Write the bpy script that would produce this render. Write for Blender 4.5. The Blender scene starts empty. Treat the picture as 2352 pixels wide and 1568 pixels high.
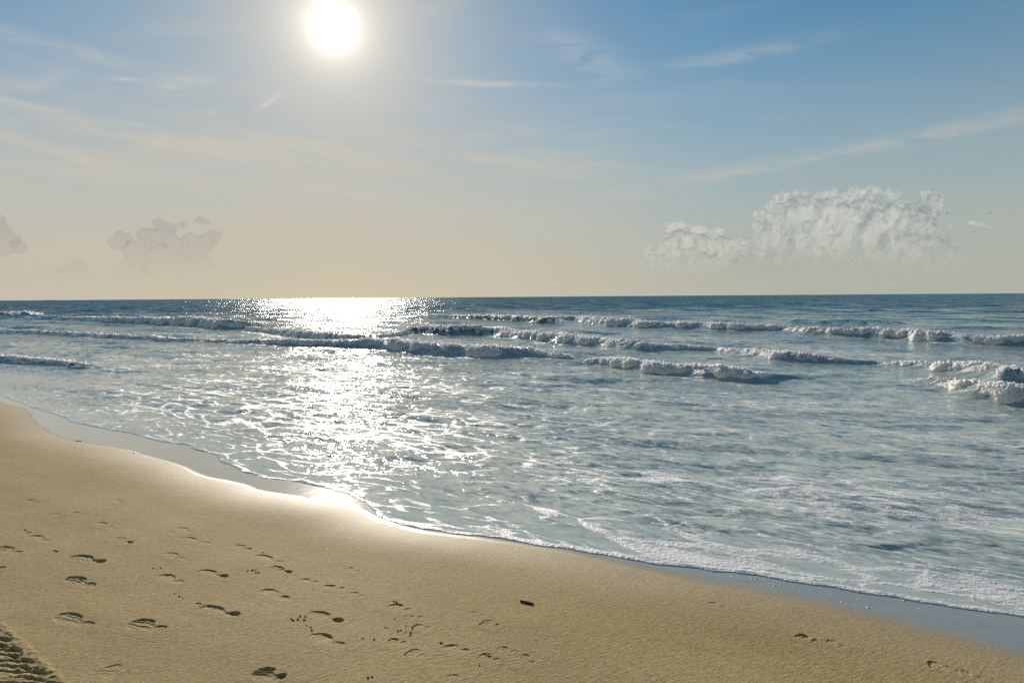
import bpy, bmesh, math, random
import numpy as np
from mathutils import Matrix, Vector

S = bpy.context.scene
COL = S.collection
R = math.radians
rng = np.random.default_rng(7)
random.seed(7)

# ------------------------------------------------------------------ camera
H = 1.9                       # eye height above the sea level
W0, H0, F0 = 2352.0, 1568.0, 1568.0     # pixel frame the photograph was measured in
PITCH, ROLL = R(3.74), R(0.41)
FWD = np.array([0, math.cos(PITCH), -math.sin(PITCH)])
_r0 = np.array([1.0, 0, 0]); _u0 = np.cross(_r0, FWD)
RGT = _r0*math.cos(ROLL) - _u0*math.sin(ROLL)
UP = _u0*math.cos(ROLL) + _r0*math.sin(ROLL)
cam = bpy.data.cameras.new('camera'); camo = bpy.data.objects.new('camera', cam); COL.objects.link(camo)
cam.sensor_width = 36; cam.lens = 24; cam.clip_start = 0.05; cam.clip_end = 60000
M = Matrix(((RGT[0], UP[0], -FWD[0], 0), (RGT[1], UP[1], -FWD[1], 0), (RGT[2], UP[2], -FWD[2], H), (0, 0, 0, 1)))
camo.matrix_world = M
S.camera = camo

def ray(px, py):
    d = FWD + RGT*(px-W0/2)/F0 - UP*(py-H0/2)/F0
    return d/np.linalg.norm(d)
def at_z(px, py, z=0.0):
    d = ray(px, py); t = (z-H)/d[2]
    return np.array([d[0]*t, d[1]*t, z])
def azel(px, py):
    d = ray(px, py); return math.atan2(d[0], d[1]), math.asin(d[2])

# ------------------------------------------------------------------ node expressions
class NT:
    def __init__(s, tree): s.t = tree; s.n = tree.nodes; s.l = tree.links
    def new(s, typ, **kw):
        n = s.n.new(typ)
        for k, v in kw.items(): setattr(n, k, v)
        return n
    def put(s, sock, v):
        if isinstance(v, E): s.l.new(v.s, sock)
        elif v is not None: sock.default_value = v
    def math(s, op, a, b=None, c=None, clamp=False):
        n = s.new('ShaderNodeMath', operation=op, use_clamp=clamp)
        s.put(n.inputs[0], a); s.put(n.inputs[1], b)
        if c is not None: s.put(n.inputs[2], c)
        return E(s, n.outputs[0])
    def vmath(s, op, a, b=None, out=0, scale=None):
        n = s.new('ShaderNodeVectorMath', operation=op)
        s.put(n.inputs[0], a)
        if b is not None: s.put(n.inputs[1], b)
        if scale is not None: s.put(n.inputs['Scale'], scale)
        return E(s, n.outputs[out])
    def mix(s, f, a, b):
        n = s.new('ShaderNodeMix', data_type='RGBA', clamp_factor=True)
        s.put(n.inputs[0], f); s.put(n.inputs[6], a); s.put(n.inputs[7], b)
        return E(s, n.outputs[2])
    def ss(s, x, a, b, lo=0.0, hi=1.0):
        n = s.new('ShaderNodeMapRange', interpolation_type='SMOOTHSTEP')
        s.put(n.inputs[0], x); s.put(n.inputs[1], a); s.put(n.inputs[2], b); s.put(n.inputs[3], lo); s.put(n.inputs[4], hi)
        return E(s, n.outputs[0])
    def lin(s, x, a, b, lo=0.0, hi=1.0):
        n = s.new('ShaderNodeMapRange'); n.clamp = True
        s.put(n.inputs[0], x); s.put(n.inputs[1], a); s.put(n.inputs[2], b); s.put(n.inputs[3], lo); s.put(n.inputs[4], hi)
        return E(s, n.outputs[0])
    def noise(s, v, scale=1.0, detail=3.0, rough=0.5, dist=0.0, out=0):
        n = s.new('ShaderNodeTexNoise')
        s.put(n.inputs['Vector'], v); s.put(n.inputs['Scale'], scale); s.put(n.inputs['Detail'], detail)
        s.put(n.inputs['Roughness'], rough); s.put(n.inputs['Distortion'], dist)
        return E(s, n.outputs[out])
    def vor(s, v, scale=1.0, feature='F1', out='Distance', rand=1.0):
        n = s.new('ShaderNodeTexVoronoi', feature=feature)
        s.put(n.inputs['Vector'], v); s.put(n.inputs['Scale'], scale); s.put(n.inputs['Randomness'], rand)
        return E(s, n.outputs[out])
    def comb(s, x, y, z):
        n = s.new('ShaderNodeCombineXYZ')
        for i, v in enumerate((x, y, z)): s.put(n.inputs[i], v)
        return E(s, n.outputs[0])
    def sep(s, v):
        n = s.new('ShaderNodeSeparateXYZ'); s.put(n.inputs[0], v)
        return [E(s, o) for o in n.outputs]
    def attr(s, name):
        n = s.new('ShaderNodeAttribute', attribute_name=name); return E(s, n.outputs['Fac'])
    def pos(s): return E(s, s.new('ShaderNodeNewGeometry').outputs['Position'])
    def nrm(s): return E(s, s.new('ShaderNodeNewGeometry').outputs['Normal'])
    def bump(s, h, strength=1.0, dist=1.0, normal=None):
        n = s.new('ShaderNodeBump'); s.put(n.inputs['Strength'], strength); s.put(n.inputs['Distance'], dist)
        s.put(n.inputs['Height'], h)
        if normal is not None: s.put(n.inputs['Normal'], normal)
        return E(s, n.outputs[0])
class E:
    def __init__(e, nt, s): e.nt = nt; e.s = s
    def __add__(e, o): return e.nt.math('ADD', e, o)
    __radd__ = __add__
    def __mul__(e, o): return e.nt.math('MULTIPLY', e, o)
    __rmul__ = __mul__
    def __sub__(e, o): return e.nt.math('SUBTRACT', e, o)
    def __rsub__(e, o): return e.nt.math('SUBTRACT', o, e)
    def __truediv__(e, o): return e.nt.math('DIVIDE', e, o)
    def __neg__(e): return e.nt.math('MULTIPLY', e, -1.0)
    def __pow__(e, o): return e.nt.math('POWER', e, o)
    def exp(e): return e.nt.math('EXPONENT', e)
    def clamp(e): return e.nt.math('ADD', e, 0.0, clamp=True)

# ------------------------------------------------------------------ world and sun
SUN_PX = (766, 62)
sd_ = ray(*SUN_PX)
SUN_AZ, SUN_EL = azel(*SUN_PX)
world = bpy.data.worlds.new('World'); S.world = world; world.use_nodes = True
wt = NT(world.node_tree)
for n in list(wt.n): wt.n.remove(n)
sky = wt.new('ShaderNodeTexSky', sky_type='NISHITA'); sky.sun_disc = False
sky.sun_elevation = SUN_EL; sky.sun_rotation = SUN_AZ
sky.altitude = 0; sky.air_density = 1.0; sky.dust_density = 0.0; sky.ozone_density = 4.0
D = E(wt, wt.new('ShaderNodeTexCoord').outputs['Generated'])
dx, dy, dz = wt.sep(D)
az = wt.math('ARCTAN2', dx, dy); el = wt.math('ARCSINE', dz)
cosang = wt.vmath('DOT_PRODUCT', D, tuple(sd_), out=1)
ang = wt.math('ARCCOSINE', wt.math('MINIMUM', cosang, 0.999999))       # radians from the sun
col = wt.vmath('MULTIPLY', E(wt, sky.outputs[0]), (0.34, 0.79, 0.80))
EXPO = 0.0
K = 10.0      # colours below are radiances; the Background strength is 0.1
def C(r, g, b): return (r*K, g*K, b*K, 1)
# thin bright veil round the sun
aure = (-((ang/R(11.0))**1.25)).exp()
col = wt.mix(aure, col, C(0.70, 0.64, 0.53))
# high veil of thin cloud, lit through by the sun
zz = wt.math('MAXIMUM', dz, 0.0) + 0.10
pxy = wt.comb(dx/zz, dy/zz, 0.0)
warp = wt.noise(pxy, 0.8, 2, 0.55, out=1)
wv = wt.vmath('ADD', pxy, wt.vmath('SCALE', warp, scale=0.9))
wx, wy, _ = wt.sep(wv)
c1 = wt.noise(wt.comb(wx*0.55, wy*1.9, 0.0), 1.0, 5, 0.58)
c2 = wt.noise(wt.comb(wx*1.2 - wy*0.8, wy*3.2 + wx*1.1, 3.0), 1.2, 4, 0.6)
veil = wt.ss(c1, 0.50, 0.78) * 0.55 + wt.ss(c2, 0.54, 0.82)*0.35
# where the photograph shows the veil: around the sun and low on the left
near_sun = (-(ang/0.33)*(ang/0.33)).exp()
lowleft = wt.ss(az, 0.35, -0.30)*wt.ss(el, 0.34, 0.14)
rightfade = wt.ss(az, 0.75, -0.1)
vmask = (near_sun*0.75 + lowleft*1.2 + rightfade*0.4 + 0.05).clamp()
c3 = wt.noise(wt.comb(az*4.0 + wx*0.05, el*44.0 + az*5.0 + wt.noise(wt.comb(az*3.0, el*9.0, 5.0), 1.0, 2, 0.5)*1.6, 8.0), 1.0, 5, 0.62)
band = wt.ss(c3, 0.44, 0.70)*wt.ss(el, 0.30, 0.20)*wt.ss(el, 0.03, 0.10)*wt.ss(az, 0.42, -0.15)
col = wt.mix((lowleft*0.34 + veil*vmask*0.9).clamp(), col, C(0.60, 0.56, 0.49))
col = wt.mix(band*0.55, col, C(0.66, 0.61, 0.525))
# long streaks and flecks at measured places: (x, y) pixel, half length, half height (px), tilt (deg, up to the right), strength
nz = wt.noise(wt.comb(az*16.0, el*75.0, 2.0), 1.0, 5, 0.62, 0.6)
nzs = wt.ss(nz, 0.30, 0.62)
def streak(px, py, L, hgt, tilt, k, freq=60, seed=0.0):
    global col
    a0, e0 = azel(px, py)
    ca, sa = math.cos(R(tilt)), math.sin(R(tilt))
    u = (az-a0)*ca + (el-e0)*sa
    v = (el-e0)*ca - (az-a0)*sa
    v2 = v + (nz-0.5)*(hgt/F0*1.6)
    g = (-(u/(L/F0))*(u/(L/F0))).exp() * (-(v2/(hgt/F0))*(v2/(hgt/F0))).exp()
    f = g*nzs*min(1.0, k*1.15)
    col = wt.mix(f, col, C(0.72, 0.68, 0.61))
streak(1560, 418, 240, 16, 9.0, 0.38, 30, 1)
streak(1900, 355, 330, 9, 8.0, 0.30, 30, 2)
streak(2250, 290, 210, 14, 8.0, 0.28, 30, 3)
streak(1120, 192, 170, 6, -2.0, 0.45, 40, 4)
streak(180, 262, 150, 5, -4.0, 0.42, 50, 5)
streak(285, 182, 34, 4, 6.0, 0.5, 60, 6)
streak(395, 197, 45, 15, 18, 0.42, 90, 7)
streak(482, 260, 32, 7, 4, 0.42, 70, 8)
streak(617, 235, 27, 4.5, 36, 0.95, 120, 9)
streak(105, 185, 42, 12, 30, 0.25, 80, 10)
streak(230, 130, 300, 12, -6, 0.25, 30, 11)
streak(1340, 120, 120, 34, -28, 0.22, 30, 12)
streak(1700, 125, 170, 14, 4, 0.2, 40, 13)
streak(640, 355, 260, 22, -2, 0.32, 35, 14)
streak(720, 430, 230, 22, -7, 0.36, 35, 15)
streak(250, 400, 260, 24, -2, 0.3, 35, 16)
streak(690, 485, 160, 16, -4, 0.25, 35, 17)
streak(1180, 368, 170, 14, -3, 0.26, 35, 18)
# haze low over the sea, and the glare round the sun
elp = wt.math('MAXIMUM', el, 0.0)
hz = (-((elp/0.26)**2.0)).exp()*0.97
side = wt.ss(az, 0.45, -0.1)
hcol = wt.mix(side, C(0.44, 0.44, 0.385), C(0.56, 0.505, 0.41))
col = wt.mix(hz, col, hcol)
gold = (-(wt.math('ABSOLUTE', az - SUN_AZ)/0.22)).exp()*(-(elp/0.05)).exp()
col = wt.mix(gold*0.6, col, C(0.72, 0.60, 0.37))
glow = (-(ang/0.0135)).exp()*2.6 + (-(ang/0.042)).exp()*0.50
gl = glow*K
gcol = wt.vmath('SCALE', (1.0, 0.97, 0.90), scale=gl)
col = wt.vmath('ADD', col, gcol)
bg = wt.new('ShaderNodeBackground'); wt.put(bg.inputs[0], col); bg.inputs[1].default_value = 0.1
wo = wt.new('ShaderNodeOutputWorld'); wt.l.new(bg.outputs[0], wo.inputs[0])
world.cycles.sampling_method = 'MANUAL'; world.cycles.sample_map_resolution = 512
sl = bpy.data.lights.new('sun', 'SUN'); sl.energy = 4.8; sl.angle = R(0.53); sl.color = (1, 0.9, 0.76)
so = bpy.data.objects.new('sun', sl); COL.objects.link(so)
so.rotation_euler = Vector(sd_).to_track_quat('Z', 'Y').to_euler(); so.location = (-20, 60, 40)
S.view_settings.view_transform = 'Standard'; S.view_settings.look = 'None'
S.view_settings.exposure = EXPO; S.view_settings.gamma = 1
S.render.engine = 'CYCLES'
S.cycles.transparent_max_bounces = 24
S.cycles.use_denoising = False

# ------------------------------------------------------------------ helpers: noise, meshes, tags
_pm = np.random.default_rng(3).permutation(256); _pm = np.concatenate([_pm, _pm, _pm])
_ga = np.random.default_rng(4).uniform(0, 2*np.pi, 256); _gx, _gy = np.cos(_ga), np.sin(_ga)
_g3 = np.random.default_rng(5).normal(size=(256, 3)); _g3 /= np.linalg.norm(_g3, axis=1)[:, None]
def perlin2(x, y, seed=0):
    xi = np.floor(x).astype(np.int64); yi = np.floor(y).astype(np.int64)
    xf, yf = x-xi, y-yi
    u = xf*xf*xf*(xf*(xf*6-15)+10); v = yf*yf*yf*(yf*(yf*6-15)+10)
    a, a1 = (xi+seed) & 255, (xi+seed+1) & 255; b, b1 = yi & 255, (yi+1) & 255
    def g(p, q, dx, dy):
        h = _pm[_pm[p]+q]; return _gx[h]*dx + _gy[h]*dy
    n0 = g(a, b, xf, yf)*(1-u) + g(a1, b, xf-1, yf)*u
    n1 = g(a, b1, xf, yf-1)*(1-u) + g(a1, b1, xf-1, yf-1)*u
    return (n0*(1-v) + n1*v)*1.5
def perlin3(x, y, z, seed=0):
    I = [np.floor(c).astype(np.int64) for c in (x, y, z)]
    f = [c-i for c, i in zip((x, y, z), I)]
    w = [t*t*t*(t*(t*6-15)+10) for t in f]
    out = 0
    for i in (0, 1):
        for j in (0, 1):
            for k in (0, 1):
                h = _pm[_pm[_pm[(I[0]+i+seed) & 255] + ((I[1]+j) & 255)] + ((I[2]+k) & 255)]
                g = _g3[h]
                d = g[..., 0]*(f[0]-i) + g[..., 1]*(f[1]-j) + g[..., 2]*(f[2]-k)
                out = out + d*(w[0] if i else 1-w[0])*(w[1] if j else 1-w[1])*(w[2] if k else 1-w[2])
    return out*1.6
def fbm2(x, y, o=4, seed=0, gain=0.5):
    a, r = 1.0, 0
    for i in range(o):
        r = r + a*perlin2(x*2**i, y*2**i, seed+17*i); a *= gain
    return r
def fbm3(x, y, z, o=4, seed=0, gain=0.5):
    a, r = 1.0, 0
    for i in range(o):
        r = r + a*perlin3(x*2**i, y*2**i, z*2**i, seed+17*i); a *= gain
    return r
def sstep(x, a, b):
    t = np.clip((x-a)/(b-a), 0, 1); return t*t*(3-2*t)

def mesh(name, V, F, mat=None, attrs=None, smooth=True, parent=None, link=True):
    me = bpy.data.meshes.new(name)
    V = np.asarray(V, dtype=np.float32); F = np.asarray(F, dtype=np.int32)
    k = F.shape[1]
    me.vertices.add(len(V)); me.vertices.foreach_set('co', V.ravel())
    me.loops.add(F.size); me.loops.foreach_set('vertex_index', F.ravel())
    me.polygons.add(len(F)); me.polygons.foreach_set('loop_start', np.arange(0, F.size, k, dtype=np.int32))
    me.polygons.foreach_set('use_smooth', np.full(len(F), smooth))
    for n, d in (attrs or {}).items():
        at = me.attributes.new(n, 'FLOAT', 'POINT'); at.data.foreach_set('value', np.asarray(d, dtype=np.float32))
    me.update(calc_edges=True); me.validate()
    if mat: me.materials.append(mat)
    if not link: return me
    o = bpy.data.objects.new(name, me); COL.objects.link(o)
    if parent: o.parent = parent
    return o
def grid_faces(nr, nc, keep=None, wrap=False):
    i = np.arange(nr*nc).reshape(nr, nc)
    F = np.stack([i[:-1, :-1], i[:-1, 1:], i[1:, 1:], i[1:, :-1]], -1).reshape(-1, 4)
    if keep is not None:
        F = F[keep.ravel()[F].any(axis=1)]
    return F
def compact(V, F, attrs):
    used = np.zeros(len(V), bool); used[F.ravel()] = True
    m = np.cumsum(used)-1
    return V[used], m[F], {k: a[used] for k, a in attrs.items()}
def tag(o, label=None, cat=None, group=None, kind=None):
    if label: o['label'] = label
    if cat: o['category'] = cat
    if group: o['group'] = group
    if kind: o['kind'] = kind
    return o

def poly_dist(P, poly):
    """signed distance (positive to the left of travel) and arc length of the nearest point"""
    best = np.full(len(P), 1e18); sg = np.ones(len(P)); arc = np.zeros(len(P)); s0 = 0
    for a, b in zip(poly[:-1], poly[1:]):
        d = b-a; L = np.hypot(*d); t = ((P-a) @ d)/(L*L); tc = np.clip(t, 0, 1)
        q = P - (a + tc[:, None]*d); dd = (q*q).sum(1)
        m = dd < best
        best[m] = dd[m]; arc[m] = s0 + tc[m]*L
        sg[m] = np.sign(d[0]*q[m, 1]-d[1]*q[m, 0])
        s0 += L
    return np.sqrt(best)*sg, arc

E1 = np.array([0.85, -0.527]); E2 = np.array([0.527, 0.85])      # along the shore, out to sea

# ------------------------------------------------------------------ shoreline, beach height
SHORE_PX = [(0,904),(20,916),(65,933),(140,957),(164,969),(222,982),(290,994),(375,1015),(433,1023),(454,1035),(501,1044),
            (505,1058),(559,1085),(600,1097),(668,1105),(750,1122),(802,1137),(836,1154),(870,1188),(921,1203),(972,1215),(1040,1224),
            (1109,1231),(1177,1243),(1272,1256),(1378,1272),(1433,1282),(1501,1296),(1550,1302),(1635,1314),(1755,1324),
            (1823,1336),(1911,1346),(1993,1363),(2079,1379),(2198,1399),(2300,1410),(2352,1418)]
WET_PX = [(-40,915),(51,938),(68,957),(109,993),(170,1013),(297,1034),(341,1048),(392,1065),(477,1095),(580,1126),(682,1141),(802,1165),(868,1196),
          (972,1222),(1109,1240),(1272,1266),(1378,1284),(1500,1312),(1618,1340),(1789,1372),(1925,1402),(2061,1436),(2198,1474),(2352,1520)]
shore = np.array([at_z(*p)[:2] for p in SHORE_PX])
def extend(p, back=(-0.93, 0.36), fwdv=(0.93, -0.36)):
    a = p[0] + np.array(back)*400; a2 = p[0] + np.array(back)*12 + np.array((0, -0.4))
    b = p[-1] + np.array(fwdv)*3; b2 = p[-1] + np.array(fwdv)*60
    return np.vstack([a, a2, p, b, b2])
shore = extend(shore)
def shore_sd(P):
    sd, _ = poly_dist(P, shore)
    P_ = P
    return sd + 0.018*perlin2(P_[:, 0]*3.1, P_[:, 1]*3.1, 5) + 0.012*perlin2(P_[:, 0]*9, P_[:, 1]*9, 6) + 0.05*np.abs(perlin2(P_[:, 0]*1.3, P_[:, 1]*1.3, 7))
def land_z(P, sd):
    l = np.maximum(-sd, 0)
    z = np.where(sd < 0, 0.035*l + 0.0012*l*l*np.exp(-l/8), -0.03*np.minimum(sd, 40))
    und = 0.010*fbm2(P[:, 0]*0.5, P[:, 1]*0.5, 3, 11)
    return z + und*sstep(l, 0.25, 1.5)
def on_sand(px, py):
    z = 0.0
    for _ in range(8):
        p = at_z(px, py, z); q = p[None, :2]; z = float(land_z(q, shore_sd(q))[0])
    return np.array([p[0], p[1], z])
wet = np.array([on_sand(*p)[:2] for p in WET_PX]); wet = extend(wet)
def wetness(P):
    sd, _ = poly_dist(P, wet)
    soft = 0.10 + 0.16*sstep(P[:, 0], -1.5, 2.0)
    sd = sd + 0.05*fbm2(P[:, 0]*0.9, P[:, 1]*0.9, 3, 21)
    return np.maximum(sstep(sd, -soft*0.8, soft), .22*sstep(sd, -0.9, 0.05)**1.7)

def polar(vs, azs):
    r = H*683.0/np.asarray(vs)
    A, Rr = np.meshgrid(azs, r)
    return np.stack([np.sin(A)*Rr, np.cos(A)*Rr], -1), Rr
def azset(step):
    core = np.arange(-48, 48.001, step)
    return np.radians(np.concatenate([np.arange(-75, -48, 0.7), core, np.arange(48.7, 75.1, 0.7)]))

# ------------------------------------------------------------------ footprints and tyre track: relief pressed into the sand
R7 = lambda x, y: (x*0.2622, 1198 + y*0.2622)
R8 = lambda x, y: (555 + x*0.3147, 1198 + y*0.3147)
R6 = lambda x, y: (1550 + x*0.341, 1048 + y*0.341)
R4 = lambda x, y: (x*0.341, 863 + y*0.341)
# (left end, right end, kind, depth m, heel pit m, width factor, label)
FP = [
 (R7(265,118), R7(455,170), 'edge', .016, 0, 1.0, 'bare footprint with a thin dark curved edge, nearest the upper left pellets'),
 (R7(-10,215), R7(205,268), 'tread', .014, 0, 1.0, 'ridged footprint cut off by the left border of the photograph'),
 (R7(-130,360), R7(52,405), 'tread', .016, 0, 1.0, 'small dark tip of a footprint at the left border under the ridged one'),
 (R7(648,292), R7(932,345), 'bare', .022, .030, 1.0, 'deep bare footprint with a wide black heel hollow, on the left'),
 (R7(605,478), R7(848,555), 'tread', .020, 0, 1.0, 'footprint with four parallel dark ridges, below the print with the black heel'),
 (R7(1005,135), R7(1165,182), 'faint', .010, .012, .8, 'small faint footprint with a dark dot at its heel, upper left'),
 (R7(1570,132), R7(1860,190), 'edge', .010, 0, .9, 'long faint footprint high on the dry sand, two thin lines'),
 (R7(2050,200), R7(2205,240), 'faint', .014, .004, .9, 'short footprint with an oval dark toe mark near the glint'),
 (R7(1448,270), R7(1640,322), 'faint', .012, 0, .9, 'shallow footprint with a curved toe edge beneath the long faint one'),
 (R7(1400,462), R7(1620,530), 'edge', .016, 0, 1.0, 'footprint with one long arched dark edge, beside the three pellets'),
 (R7(1755,420), R7(2005,475), 'bare', .012, .018, .8, 'footprint with a small round black heel dot and faint toes'),
 (R8(105,242), R8(318,298), 'edge', .015, 0, 1.0, 'footprint with a curved edge just above the black oval heel mark'),
 (R8(225,322), R8(372,367), 'bare', .014, .014, .7, 'short footprint with a black oval ball mark in front of the arched print'),
 (R8(415,420), R8(572,440), 'edge', .012, 0, .8, 'thin dark line of a shallow footprint, upper one of the pair in the middle'),
 (R8(595,465), R8(765,485), 'faint', .016, 0, .7, 'footprint with a dark ragged edge, lower one of the pair in the middle'),
 (R8(800,518), R8(880,538), 'faint', .012, 0, .8, 'tiny faint heel mark right of the middle pair of footprints'),
 (R8(150,490), R8(355,560), 'edge', .014, .006, 1.0, 'footprint with a short dark dash at each end, left of the middle pair'),
 (R8(755,335), R8(860,358), 'faint', .010, 0, .8, 'faint lone footprint high on the sand in the middle'),
 (R8(512,652), R8(745,722), 'bare', .014, .040, .9, 'footprint with a round black hole at its heel, in the middle foreground'),
 (R8(1080,605), R8(1250,645), 'edge', .015, 0, 1.0, 'footprint with an arched thin edge, upper of the three stacked right of the black hole'),
 (R8(1175,695), R8(1335,690), 'faint', .013, 0, .8, 'footprint with a wavy edge, between the arched print and the toe dots'),
 (R8(1265,760), R8(1370,768), 'toes', .014, 0, .8, 'row of small dark toe dots beneath the wavy footprint'),
 (R8(510,816), R8(772,905), 'edge', .020, 0, 1.1, 'long footprint with a broken dark arched edge, under the black hole'),
 (R8(1100,870), R8(1175,876), 'faint', .018, 0, .9, 'short black crescent pressed in the sand in the foreground'),
 (R8(1225,935), R8(1350,978), 'toes', .013, 0, .9, 'faint footprint with dark dashes right of the black crescent'),
 (R8(1480,903), R8(1670,938), 'edge', .015, 0, .9, 'footprint with a straight thin dark line, beside two pellets'),
 (R8(1735,972), R8(1890,1008), 'edge', .016, 0, .9, 'footprint with a long dark sweep, nearest the bottom right of the trail'),
 (R8(1760,722), R8(1885,755), 'toes', .015, .004, .9, 'round toed footprint between the dark stick and the trail'),
 (R8(1660,664), R8(1775,680), 'faint', .008, 0, .8, 'very faint footprint with a white fleck, below the dark stick'),
 (R8(1912,928), R8(1975,940), 'faint', .012, 0, .8, 'small dark oval heel mark near the end of the trail'),
 (R8(2030,975), R8(2130,1028), 'faint', .011, 0, 1.1, 'broad shallow footprint with a rough far end at the end of the trail'),
 (R8(110,1078), R8(330,1125), 'tread', .024, .010, 1.1, 'footprint with strong black ridges at the lower edge of the photograph'),
 (R8(1535,1132), R8(1625,1146), 'faint', .010, 0, .8, 'small faint mark at the bottom edge in the middle'),
 (R7(525,800), R7(842,900), 'tread', .016, 0, 1.1, 'long ridged footprint with a curved heel, upper right of the tyre track'),
 (R7(1168,862), R7(1475,935), 'tread', .018, 0, 1.3, 'wide footprint with wavy dark ridges at the toes, left foreground'),
 (R7(1765,735), R7(2115,808), 'bare', .018, .020, .9, 'footprint with a long black pointed heel shadow, in front of three pellets'),
 (R7(880,1290), R7(1140,1330), 'tread', .007, 0, 1.5, 'faint shoe print with fine tread pattern beside the tyre track'),
 (R6(232,988), R6(345,1010), 'faint', .010, 0, .8, 'pale shallow footprint nearest the wet sand on the right'),
 (R6(838,1205), R6(958,1238), 'bare', .018, 0, .8, 'footprint with a torn black edge, alone on the right'),
 (R6(1050,1250), R6(1110,1266), 'faint', .013, 0, .8, 'short ragged heel mark just right of the torn black footprint'),
 (R6(1710,1390), R6(1865,1420), 'toes', .018, 0, .8, 'footprint with a row of black notches near the right lower corner'),
 (R6(1950,1455), R6(2020,1478), 'faint', .012, 0, .8, 'short dark heel mark closest to the right lower corner'),
 (R4(160,832), R4(265,850), 'faint', .012, 0, .8, 'faraway faint footprint, leftmost of the far row'),
 (R4(340,930), R4(440,938), 'faint', .010, 0, .8, 'faraway smudged footprint, lower one of the far row on the left'),
 (R4(480,922), R4(565,926), 'faint', .010, 0, .8, 'faraway thin footprint just right of the smudged one'),
 (R4(655,985), R4(765,1018), 'faint', .012, 0, .8, 'two dash footprint nearest the curved wash line'),
 (R4(765,832), R4(850,856), 'faint', .009, 0, .8, 'palest faraway footprint beyond the two dash one'),
 (R4(1200,1020), R4(1300,1050), 'edge', .010, 0, .8, 'pale footprint at the upper end of the long trail'),
]
prints = []
for e in FP:
    a, b = on_sand(*e[0])[:2], on_sand(*e[1])[:2]
    d = a-b; L = np.hypot(*d); t = d/L; n = np.array([-t[1], t[0]])
    if n @ E2 < 0: n = -n                    # n points to the sea and the sun
    c = (a+b)/2 - n*0.018*e[5]
    prints.append(dict(c=c, t=t, n=n, L=float(np.clip(L, .12, .34)), k=e[2], d=e[3], pit=e[4], w=e[5], label=e[6], seed=len(prints)*13+1))
def ell(u, v, cu, cv, ru, rv, e=.5):
    return sstep(1-np.sqrt(((u-cu)/ru)**2 + ((v-cv)/rv)**2), 0, e)
def relief_one(p, P):
    q = P-p['c']; u = (q @ p['t'])/p['L']; v = (q @ p['n'])/(0.09*p['w'])     # toe at u=.5, v about -.6.. .6
    wob = 0.06*perlin2(q[:, 0]*28, q[:, 1]*28, p['seed'])
    u = u + wob*0.6; v = v + wob
    k, d = p['k'], p['d']*.52
    ball = ell(u, v, .20, .05, .30, .62, .13); heel = ell(u, v, -.33, .0, .17, .40, .18); mid = ell(u, v, -.05, -.08, .38, .30, .35)
    sole = np.maximum(np.maximum(ball, heel*.9), mid*.7)
    ramp = np.clip((v+.55)/1.05, 0, 1)**1.6
    rough = perlin2(q[:, 0]*48, q[:, 1]*48, p['seed']+3)
    if k == 'edge':      # pressed on the far side only
        z = -d*sole*ramp*(.75+.5*perlin2(u*4, u*0, p['seed']))
    elif k == 'tread':
        arc = v*3.0 + 1.1*(u-.1)**2*4 + 0.5*perlin2(u*3, v*2, p['seed'])
        rid = np.maximum(0, np.sin(arc*2*np.pi))
        z = -d*sole*(.35+.65*ramp) + 0.55*d*rid*ball*sstep(v, -.5, .1) + .3*d*np.maximum(0, np.sin(u*55))*heel
    elif k == 'faint':
        z = -d*(0.8*ball*ramp*sstep(rough, -.5, .2) + heel*.6*ramp) + d*0.3*rough*sole
    elif k == 'toes':
        z = -d*0.45*sole*ramp
        for i in range(5):
            z = z - d*0.75*ell(u, v, .43-.05*abs(i-1.5), -.42+.22*i, .06, .10, .4)
        z += d*0.35*rough*sole
    else:
        z = -d*(np.maximum(ball, mid*.75)*ramp + heel*.4)
        for i in range(5):
            z = z - d*0.25*ell(u, v, .50-.03*abs(i-2), -.36+.2*i, .05, .09)
        z += d*0.35*rough*sole
    if p['pit']: z = z - p['pit']*.65*ell(u, v, -.36, .16, .15, .34, .6)
    rim = np.exp(-((np.sqrt((u/.56)**2+(v/.75)**2)-1.0)/.16)**2)
    return z + 0.05*d*rim
tr_a, tr_b = on_sand(-30, 1425)[:2], on_sand(150, 1590)[:2]
tr_t = (tr_b-tr_a)/np.hypot(*(tr_b-tr_a)); tr_n = np.array([-tr_t[1], tr_t[0]])
if tr_n @ E2 < 0: tr_n = -tr_n
TRW = 0.40
tr_c = tr_a - tr_n*(TRW*0.5-0.02)
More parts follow.
